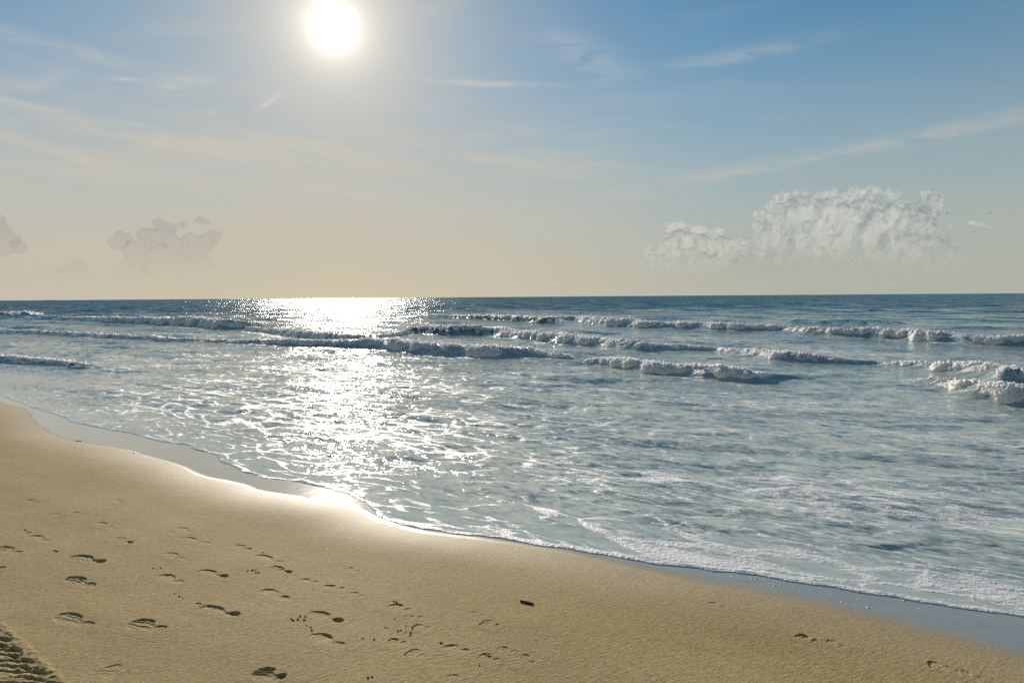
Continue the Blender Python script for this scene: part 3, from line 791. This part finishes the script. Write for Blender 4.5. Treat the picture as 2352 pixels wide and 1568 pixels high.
CL = [
 ([A3(*q) for q in [(1050,195,40),(1140,172,40),(1000,240,42),(935,305,50),(890,350,38),(1320,190,46),(1440,172,42),(1530,170,45),(1630,182,45),(1690,240,24),(1240,200,45),(1380,210,50),
   (1100,320,120),(1250,330,140),(1420,330,150),(1600,340,140),(1740,370,120),(1150,450,160),(1350,470,180),(1600,480,180),(1790,500,130),(1840,580,90),(1000,540,110),(950,420,60),(850,480,70),(900,560,85),(820,570,70)]],
  9000, 'huge cumulus cloud with bright lumpy top, above the sea on the right'),
 ([A3(*q) for q in [(440,360,34),(500,352,34),(402,410,40),(560,365,35),(610,385,42),(700,378,28),(480,450,85),(600,470,95),(700,470,70),(450,560,100),(600,570,100),(320,490,42),(310,560,46),(250,605,34),(800,450,46),(760,530,75)]],
  10500, 'smaller cumulus cloud with a bright left edge, left of the huge one'),
 ([A3(*q) for q in [(1835,180,38),(1850,235,62),(1800,240,36),(1890,235,34),(1870,300,34)]], 8600, 'small bright cloud tower at the right shoulder of the huge cloud'),
 ([A3(*q) for q in [(1960,352,16),(2010,342,20),(2060,336,22),(2110,342,20),(2150,352,15),(2180,362,10)]], 8800, 'thin flat cloud strip right of the huge cloud'),
 ([A4(*q) for q in [(860,192,34),(920,218,34),(985,202,28),(810,265,58),(900,290,78),(1030,272,40),(1150,275,44),(1085,320,60),(760,350,78),(900,400,125),(1020,410,100),(700,460,85),(900,490,100)]],
  9500, 'grey hazy cumulus cloud low on the left, below the sun'),
 ([A4(*q) for q in [(1080,168,26),(1110,185,16),(1050,185,14)]], 9300, 'tiny cloud puff beside the top of the grey cloud'),
 ([A4(*q) for q in [(665,280,42),(620,308,34),(640,300,40)]], 9800, 'small round grey cloud left of the grey hazy cumulus'),
 ([A4(*q) for q in [(10,182,36),(-40,210,60),(-30,280,90),(20,340,45),(90,320,36)]], 9600, 'faint cloud cut off by the left border'),
 ([A4(*q) for q in [(420,440,48),(370,480,55),(460,500,46),(330,500,36)]], 10500, 'faint low cloud at the far left over the horizon'),
 ([A4(*q) for q in [(1000,515,30),(985,530,26),(1090,522,18),(1150,520,22),(1050,535,18)]], 11500, 'low puffy cloud row just above the horizon left of the sun'),
 ([A4(*q) for q in [(1380,480,36),(1300,508,28),(1440,500,26),(1502,512,16)]], 12000, 'low faint cloud row on the horizon under the sun'),
 ([A4(*q) for q in [(1745,490,34),(1700,505,22),(1660,510,16),(1790,500,18)]], 12000, 'low faint cloud on the horizon right of the sun'),
 ([A3(*q) for q in [(1920,605,34),(1890,615,26),(1955,615,22)]], 9200, 'small grey cloud low on the right of the huge cloud'),
]
def cloud(blobs, dist, label, seed, mat):
    r = np.random.default_rng(seed); bm = bmesh.new()
    sph = []
    for (px, py, rad) in blobs:
        d = ray(px, py); d = d/d[1]; c = np.array([0, 0, H]) + d*(dist + r.uniform(-.4, .4)*rad*dist/F0)
        R0 = rad*dist/F0; sph.append((c, R0*.86))
        for _ in range(16):
            q = r.normal(size=3); q /= np.linalg.norm(q); q[2] = abs(q[2])*.8 - .15
            R1 = R0*r.uniform(.22, .46); c1 = c+q*(R0*.86); sph.append((c1, R1))
            for _ in range(2):
                q2 = q + r.normal(size=3)*.8; q2 /= np.linalg.norm(q2); sph.append((c1+q2*R1, R1*r.uniform(.25, .5)))
    cen = np.mean([c for c, _ in sph], axis=0); cen[2] = 0
    bmesh.ops.create_icosphere(bm, subdivisions=2, radius=1)
    tv = np.array([v.co[:] for v in bm.verts]); bm.verts.index_update(); tf = np.array([[v.index for v in f.verts] for f in bm.faces]); bm.free()
    sph = [(c-cen, R0) for c, R0 in sph if c[2] > 40]
    Vv_ = np.concatenate([tv*R0+c for c, R0 in sph]); Ff_ = np.concatenate([tf+i*len(tv) for i in range(len(sph))])
    me = mesh('cloud', Vv_, Ff_, link=False)
    tmp = bpy.data.objects.new('cloud', me); COL.objects.link(tmp)
    vx = dist/F0*3.2
    md = tmp.modifiers.new('r', 'REMESH'); md.mode = 'VOXEL'; md.voxel_size = vx
    dg = bpy.context.evaluated_depsgraph_get(); ev = tmp.evaluated_get(dg)
    me2 = bpy.data.meshes.new_from_object(ev)
    bpy.data.objects.remove(tmp); bpy.data.meshes.remove(me)
    nV = len(me2.vertices); co = np.empty(nV*3, np.float32); me2.vertices.foreach_get('co', co); co = co.reshape(-1, 3).astype(float)
    no = np.empty(nV*3, np.float32); me2.vertices.foreach_get('normal', no); no = no.reshape(-1, 3)
    q = co/(vx*16)
    dsp = fbm3(q[:, 0], q[:, 1], q[:, 2], 3, seed, .6)*vx*2.0
    co = co + no*dsp[:, None]
    me2.vertices.foreach_set('co', co.astype(np.float32).ravel()); me2.update()
    me2.materials.clear(); me2.materials.append(mat); me2.name = 'cloud'
    o = bpy.data.objects.new('cloud', me2); COL.objects.link(o); o.location = cen
    return tag(o, label, 'cloud', 'cumulus clouds over the sea')
for i, (bl, dist_, lab) in enumerate(CL): cloud(bl, dist_, lab, 900+i, m_cloud if i in (0, 1, 2, 3, 11) else m_cloud_shaded)

# ------------------------------------------------------------------ small things on the beach
def simple(name, colr, rough=.6, nscale=60, var=.35, bumpd=.002):
    m, t, b = principled(name)
    P = E(t, t.new('ShaderNodeTexCoord').outputs['Object'])
    n = t.noise(P, nscale, 3, .6)
    dk = tuple(c*(1-var) for c in colr)
    t.put(b.inputs['Base Color'], t.mix(t.ss(n, .3, .7), dk+(1,), tuple(colr)+(1,))); b.inputs['Roughness'].default_value = rough
    t.put(b.inputs['Normal'], t.bump(n, .6, bumpd)); return m
m_shell = simple('shell', (.80, .76, .68), .35, 300, .15, .0005)
m_pell = simple('shaded sand pellet', (.16, .12, .075), .8, 400)  # sand colour darkened to hold the crumbs' backlit shade
m_stick = simple('dark wood', (.045, .036, .03), .8, 90)
m_bub = simple('foam bubble', (.78, .77, .74), .25, 200, .1, .0005)

def lump(name, r, mat, flat=1.0, seed=0, rough=.25, sub=2):
    bm = bmesh.new(); bmesh.ops.create_icosphere(bm, subdivisions=sub, radius=1)
    co = np.array([v.co for v in bm.verts])
    k = 1 + rough*fbm3(co[:, 0]*1.6+seed, co[:, 1]*1.6, co[:, 2]*1.6, 3, seed % 90)
    co = co*k[:, None]*r; co[:, 2] *= flat
    for v, c in zip(bm.verts, co): v.co = c
    me = bpy.data.meshes.new(name); bm.to_mesh(me); bm.free(); me.materials.append(mat)
    for p in me.polygons: p.use_smooth = True
    return me
def shell_flake(seed):
    """a broken piece of shell: a bowed fan with ribs and a thick broken edge"""
    r = np.random.default_rng(seed); nr_, na = 6, 14
    V = []
    for side in (0, 1):
        for i in range(nr_):
            for j in range(na):
                a = (j/(na-1)-.5)*2.2; rad = (i+.35)/nr_*(1+.16*math.sin(j*2.1+seed)+.1*r.normal())
                z = .42*(1-(rad*.9)**2)*.6 + .03*math.sin(j*3.1)*rad - side*.09
                V.append((rad*math.sin(a), rad*math.cos(a)-.5, z))
    V = np.array(V)*.006
    F = []
    ix = lambda s_, i, j: s_*nr_*na + i*na + j
    for i in range(nr_-1):
        for j in range(na-1):
            F.append((ix(0,i,j), ix(0,i,j+1), ix(0,i+1,j+1), ix(0,i+1,j))); F.append((ix(1,i,j), ix(1,i+1,j), ix(1,i+1,j+1), ix(1,i,j+1)))
    for j in range(na-1):
        F.append((ix(0,nr_-1,j), ix(0,nr_-1,j+1), ix(1,nr_-1,j+1), ix(1,nr_-1,j))); F.append((ix(0,0,j+1), ix(0,0,j), ix(1,0,j), ix(1,0,j+1)))
    for i in range(nr_-1):
        F.append((ix(0,i,0), ix(0,i+1,0), ix(1,i+1,0), ix(1,i,0))); F.append((ix(0,i+1,na-1), ix(0,i,na-1), ix(1,i,na-1), ix(1,i+1,na-1)))
    return mesh('shell_fragment', V, F, m_shell, link=False)
def drop(name, me, px, py, size, rz, label, cat, group=None, sink=0.0, tilt=0.0):
    o = bpy.data.objects.new(name, me); COL.objects.link(o)
    p = on_sand(px, py); o.location = (p[0], p[1], p[2]-sink); o.scale = (size,)*3; o.rotation_euler = (tilt, 0, rz)
    return tag(o, label, cat, group)
r9 = np.random.default_rng(77)
flk = [shell_flake(i) for i in range(5)]
spots = [R7(*q) for q in [(2250,930),(1602,1115),(1615,1000),(1340,628),(1750,1055),(1258,1268),(1650,935),(1230,315),(1090,325),(1185,428),(783,132),(1495,105),(1035,640),(1695,650),(1390,768)]]
spots += [R8(*q) for q in [(346,682),(598,618),(722,420),(1062,370),(627,200),(1695,660),(1490,787),(450,903),(177,525),(745,1065),(837,312),(305,490),(1107,1086),(2275,858)]]
spots += [R6(*q) for q in [(248,852),(1480,1083),(92,1265),(808,1463),(485,1448)]] + [R4(*q) for q in [(683,612),(1433,867),(1032,885),(838,765),(635,690),(195,525),(140,900),(80,820)]]
for i, (px, py) in enumerate(spots):
    dst = np.hypot(*on_sand(px, py)[:2])
    drop('shell_fragment', flk[i % 5], px, py, r9.uniform(.55, 1.1)*(1.7 if i == 0 else 1)*max(.8, dst/5), r9.uniform(0, 6.28),
         'brightest white shell fleck, on open sand in the left foreground' if i == 0 else 'tiny white shell fleck lying on the damp sand', 'shell', 'shell flecks on the sand', .0005, r9.uniform(-.4, .4))
pel = [lump('sand_pellet', .0042, m_pell, .8, i*7) for i in range(4)]
ps = [R7(*q) for q in [(218,65),(228,77),(250,90),(268,90),(475,250),(490,255),(505,258),(1345,405),(1380,415),(1408,405),(1530,630),(1572,653),(1602,668),(1722,715),(1740,710),(1758,716),(2240,420),(2215,425),(2242,443),(2265,445),(2170,425),(2305,268),(2330,270)]]
ps += [R8(*q) for q in [(105,350),(78,352),(105,370),(125,373),(45,357),(378,720),(410,712),(458,715),(428,690),(465,690),(365,708),(505,770),(512,790),(515,800),(475,755),(1068,775),(1048,770),(1140,793),(1145,798),(1162,790),(1115,705),(1200,800),(1235,808),(1232,825),(1200,757),(967,857),(885,850),(1452,883),(1462,887),(1130,587),(1112,580),(1735,1045),(922,1135),(952,1130)]]
for i, (px, py) in enumerate(ps):
    drop('sand_pellet', pel[i % 4], px, py, r9.uniform(.7, 1.7), r9.uniform(0, 6.28), 'tiny dark crumb of sand kicked up beside the footprints', 'sand crumb', 'sand crumbs beside the footprints', -.002)
bub = [lump('foam_bubble', .010, m_bub, .6, i*5+2, .12) for i in range(3)]
bs = [R6(*q) for q in [(250,782),(300,792),(385,807),(518,825),(545,827),(600,833),(615,824),(640,855),(672,866),(710,866),(805,882),(980,882),(1060,922),(1125,980),(1160,990),(1220,998),(1235,962),(1545,972),(1645,1025),(1730,1000),(1300,1018)]] + [R4(*q) for q in [(480,345),(690,430),(825,435),(1030,490),(1195,488)]]
for i, (px, py) in enumerate(bs):
    drop('foam_bubble', bub[i % 3], px, py, r9.uniform(.5, 1.1), r9.uniform(0, 6.28), 'small foam bubble stranded on the wet shiny sand', 'foam bubble', 'foam bubbles on the wet sand', .001)

# driftwood stick: a split, slightly bent length of wood, square broken ends
a, bq = on_sand(1195, 1381), on_sand(1224, 1388)
dv = bq[:2]-a[:2]; L = np.hypot(*dv); ns_, nk = 18, 9
V = []
for i in range(ns_):
    x = (i/(ns_-1)-.5)*L; rr_ = .0085*(1-.12*abs(i/(ns_-1)-.5)) + .0007*math.sin(i*1.7)
    for j in range(nk):
        a_ = 2*math.pi*j/nk; k = 1+.16*math.sin(3*a_+i*.35)
        end = .004*math.sin(a_*2+1) if i in (0, ns_-1) else 0
        V.append((x+end, rr_*k*math.cos(a_)+.002*math.sin(i*.4), rr_*k*math.sin(a_)*.85))
base = len(V); V += [(-L/2+.001, 0, 0), (L/2-.001, 0, 0)]
F = [(i*nk+j, i*nk+(j+1) % nk, (i+1)*nk+(j+1) % nk, (i+1)*nk+j) for i in range(ns_-1) for j in range(nk)]
F3 = [(base, (j+1) % nk, j, j) for j in range(nk)]
me = bpy.data.meshes.new('stick')
me.from_pydata([tuple(q) for q in V], [], [tuple(reversed(f)) for f in F] + [(base, j, (j+1) % nk) for j in range(nk)] + [(base+1, (ns_-1)*nk+(j+1) % nk, (ns_-1)*nk+j) for j in range(nk)])
me.materials.append(m_stick)
o = bpy.data.objects.new('stick', me); COL.objects.link(o)
c = (a+bq)/2; o.location = (c[0], c[1], c[2]+.006); o.rotation_euler = (0, 0, math.atan2(dv[1], dv[0]))
tag(o, 'short black stick lying alone on the open sand', 'stick')
# two larger shells at the edge of the wet sand
m_dshell = simple('dark shell', (.05, .045, .045), .4, 80)
def scallop(name, mat, size, seed):
    nr_, na = 12, 33; V = []
    for side in (0, 1):
        for i in range(nr_):
            for j in range(na):
                a_ = (j/(na-1)-.5)*2.5; rad = (i+.1)/(nr_-1)
                rib = 1+.05*math.cos(j*math.pi*.75)*rad
                z = .36*math.sin(min(1, rad)*math.pi*.5+.3)*math.cos(a_*.5)*rib*(1-rad**4*.8) - side*.05
                V.append((rad*math.sin(a_)*rib, rad*math.cos(a_)*rib-.5, z))
    ix = lambda s_, i, j: s_*nr_*na + i*na + j
    F = []
    for i in range(nr_-1):
        for j in range(na-1):
            F.append((ix(0,i,j), ix(0,i+1,j), ix(0,i+1,j+1), ix(0,i,j+1))); F.append((ix(1,i,j), ix(1,i,j+1), ix(1,i+1,j+1), ix(1,i+1,j)))
    for j in range(na-1): F.append((ix(0,nr_-1,j), ix(1,nr_-1,j), ix(1,nr_-1,j+1), ix(0,nr_-1,j+1)))
    for i in range(nr_-1):
        F.append((ix(0,i,0), ix(1,i,0), ix(1,i+1,0), ix(0,i+1,0))); F.append((ix(0,i,na-1), ix(0,i+1,na-1), ix(1,i+1,na-1), ix(1,i,na-1)))
    return mesh(name, np.array(V)*size, F, mat, link=False)
drop('seashell', scallop('seashell', m_dshell, .042, 1), 180, 1012.5, 1, 1.2, 'dark seashell with a shiny top at the edge of the wet sand', 'seashell', None, .002, .15)
drop('seashell', scallop('seashell', m_shell, .026, 2), 309, 1040, 1, .4, 'white seashell half sunk where wet sand meets dry sand', 'seashell', None, .003, .5)

# ------------------------------------------------------------------ boats on the horizon and two birds
m_hull = simple('dark hull', (.022, .02, .016), .7, 1.0, .3, .01); m_cab = simple('olive cabin', (.07, .065, .035), .6, 1.0, .2, .01)
def boat(px0, px1, py, dist, mat, label, hh, cab):
    c = ray((px0+px1)/2, py); c = c/c[1]*dist; L = (px1-px0)/F0*dist
    root = bpy.data.objects.new('boat', None); COL.objects.link(root); root.location = (c[0], dist, 0); tag(root, label, 'boat', 'low boats near the horizon')
    secs, nk = 13, 7; V = []
    for i in range(secs):
        x = i/(secs-1); w_ = L*.13*(1-(2*abs(x-.42))**3*.75) if x < .9 else L*.13*max(.06, (1-x)*4); z1 = hh*(.78+.35*x*x)
        for j in range(nk):
            a_ = math.pi*(j/(nk-1)); V.append(((x-.5)*L, -w_*math.cos(a_), z1 - (z1+.4)*math.sin(a_)**.7))
    F = [(i*nk+j, (i+1)*nk+j, (i+1)*nk+j+1, i*nk+j+1) for i in range(secs-1) for j in range(nk-1)]
    F += [(i*nk, i*nk+nk-1, (i+1)*nk+nk-1, (i+1)*nk) for i in range(secs-1)]
    mesh('hull', V, F, mat, parent=root, smooth=False)
    bm = bmesh.new()
    for (x0, x1, z0, z1) in cab:
        bmesh.ops.create_cube(bm, size=1, matrix=Matrix.Translation(((x0+x1)/2*L, 0, (z0+z1)/2)) @ Matrix.Diagonal(((x1-x0)*L, L*.14, z1-z0, 1)))
    bmesh.ops.bevel(bm, geom=bm.edges[:], offset=.08, segments=2, affect='EDGES')
    me = bpy.data.meshes.new('cabin'); bm.to_mesh(me); bm.free(); me.materials.append(mat)
    k = bpy.data.objects.new('cabin', me); COL.objects.link(k); k.parent = root
boat(101, 116, 691.4, 1150, m_hull, 'dark low boat on the far water at the left, just under the horizon', .9, [(.18, .42, .9, 1.7)])
boat(118, 128, 691.4, 1250, m_cab, 'paler low boat right beside the dark one under the horizon', .7, [(-.1, .2, .7, 1.2)])
m_bird = simple('gull grey', (.09, .09, .09), .7, 10)
def bird(px, py, dist, span, bank, dih, label):
    d = ray(px, py); c = np.array([0, 0, H]) + d/d[1]*dist
    bm = bmesh.new(); st = []
    n = 13
    for i in range(n):                                             # wings: bent at the wrist, tapering, with thickness
        s_ = (i/(n-1)-.5)*2; a_ = abs(s_)
        z = span*.5*(math.sin(min(a_, .5)*math.pi)*dih - max(0, a_-.5)*dih*.9); y = span*(.05*a_ - .35*max(0, a_-.5)**1.5)
        ch = span*.13*(1-.82*a_**1.6)+.004
        st.append([bm.verts.new((s_*span*.5, y+ch*.5, z)), bm.verts.new((s_*span*.5, y, z+ch*.12)), bm.verts.new((s_*span*.5, y-ch*.5, z)), bm.verts.new((s_*span*.5, y, z-ch*.06))])
    for p, q in zip(st[:-1], st[1:]):
        for k in range(4): bm.faces.new((p[k], p[(k+1) % 4], q[(k+1) % 4], q[k]))
    bm.faces.new(st[0]); bm.faces.new(st[-1][::-1])
    prof = [(-.30,.012),(-.24,.05),(-.16,.025),(-.08,.05),(0,.062),(.10,.055),(.18,.045),(.24,.05),(.28,.035),(.33,.008)]   # tail to beak
    rings = [[bm.verts.new((r_*span*.62*math.cos(2*math.pi*k/8), y*span*1.05, r_*span*.55*math.sin(2*math.pi*k/8))) for k in range(8)] for y, r_ in prof]
    for p, q in zip(rings[:-1], rings[1:]):
        for k in range(8): bm.faces.new((p[k], p[(k+1) % 8], q[(k+1) % 8], q[k]))
    bm.faces.new(rings[0][::-1]); bm.faces.new(rings[-1])
    bmesh.ops.recalc_face_normals(bm, faces=bm.faces)
    me = bpy.data.meshes.new('gull'); bm.to_mesh(me); bm.free(); me.materials.append(m_bird)
    o = bpy.data.objects.new('gull', me); COL.objects.link(o); o.location = c; o.rotation_euler = (.35, bank, 1.9)
    tag(o, label, 'bird', 'gulls flying over the sea')
bird(2175.5, 491.5, 190, 1.15, .35, .5, 'flying gull with bent wings beside the cloud tower, the left one')
bird(2273.5, 490.5, 210, 1.2, -.3, .45, 'flying gull far right, out in open sky beyond the other')
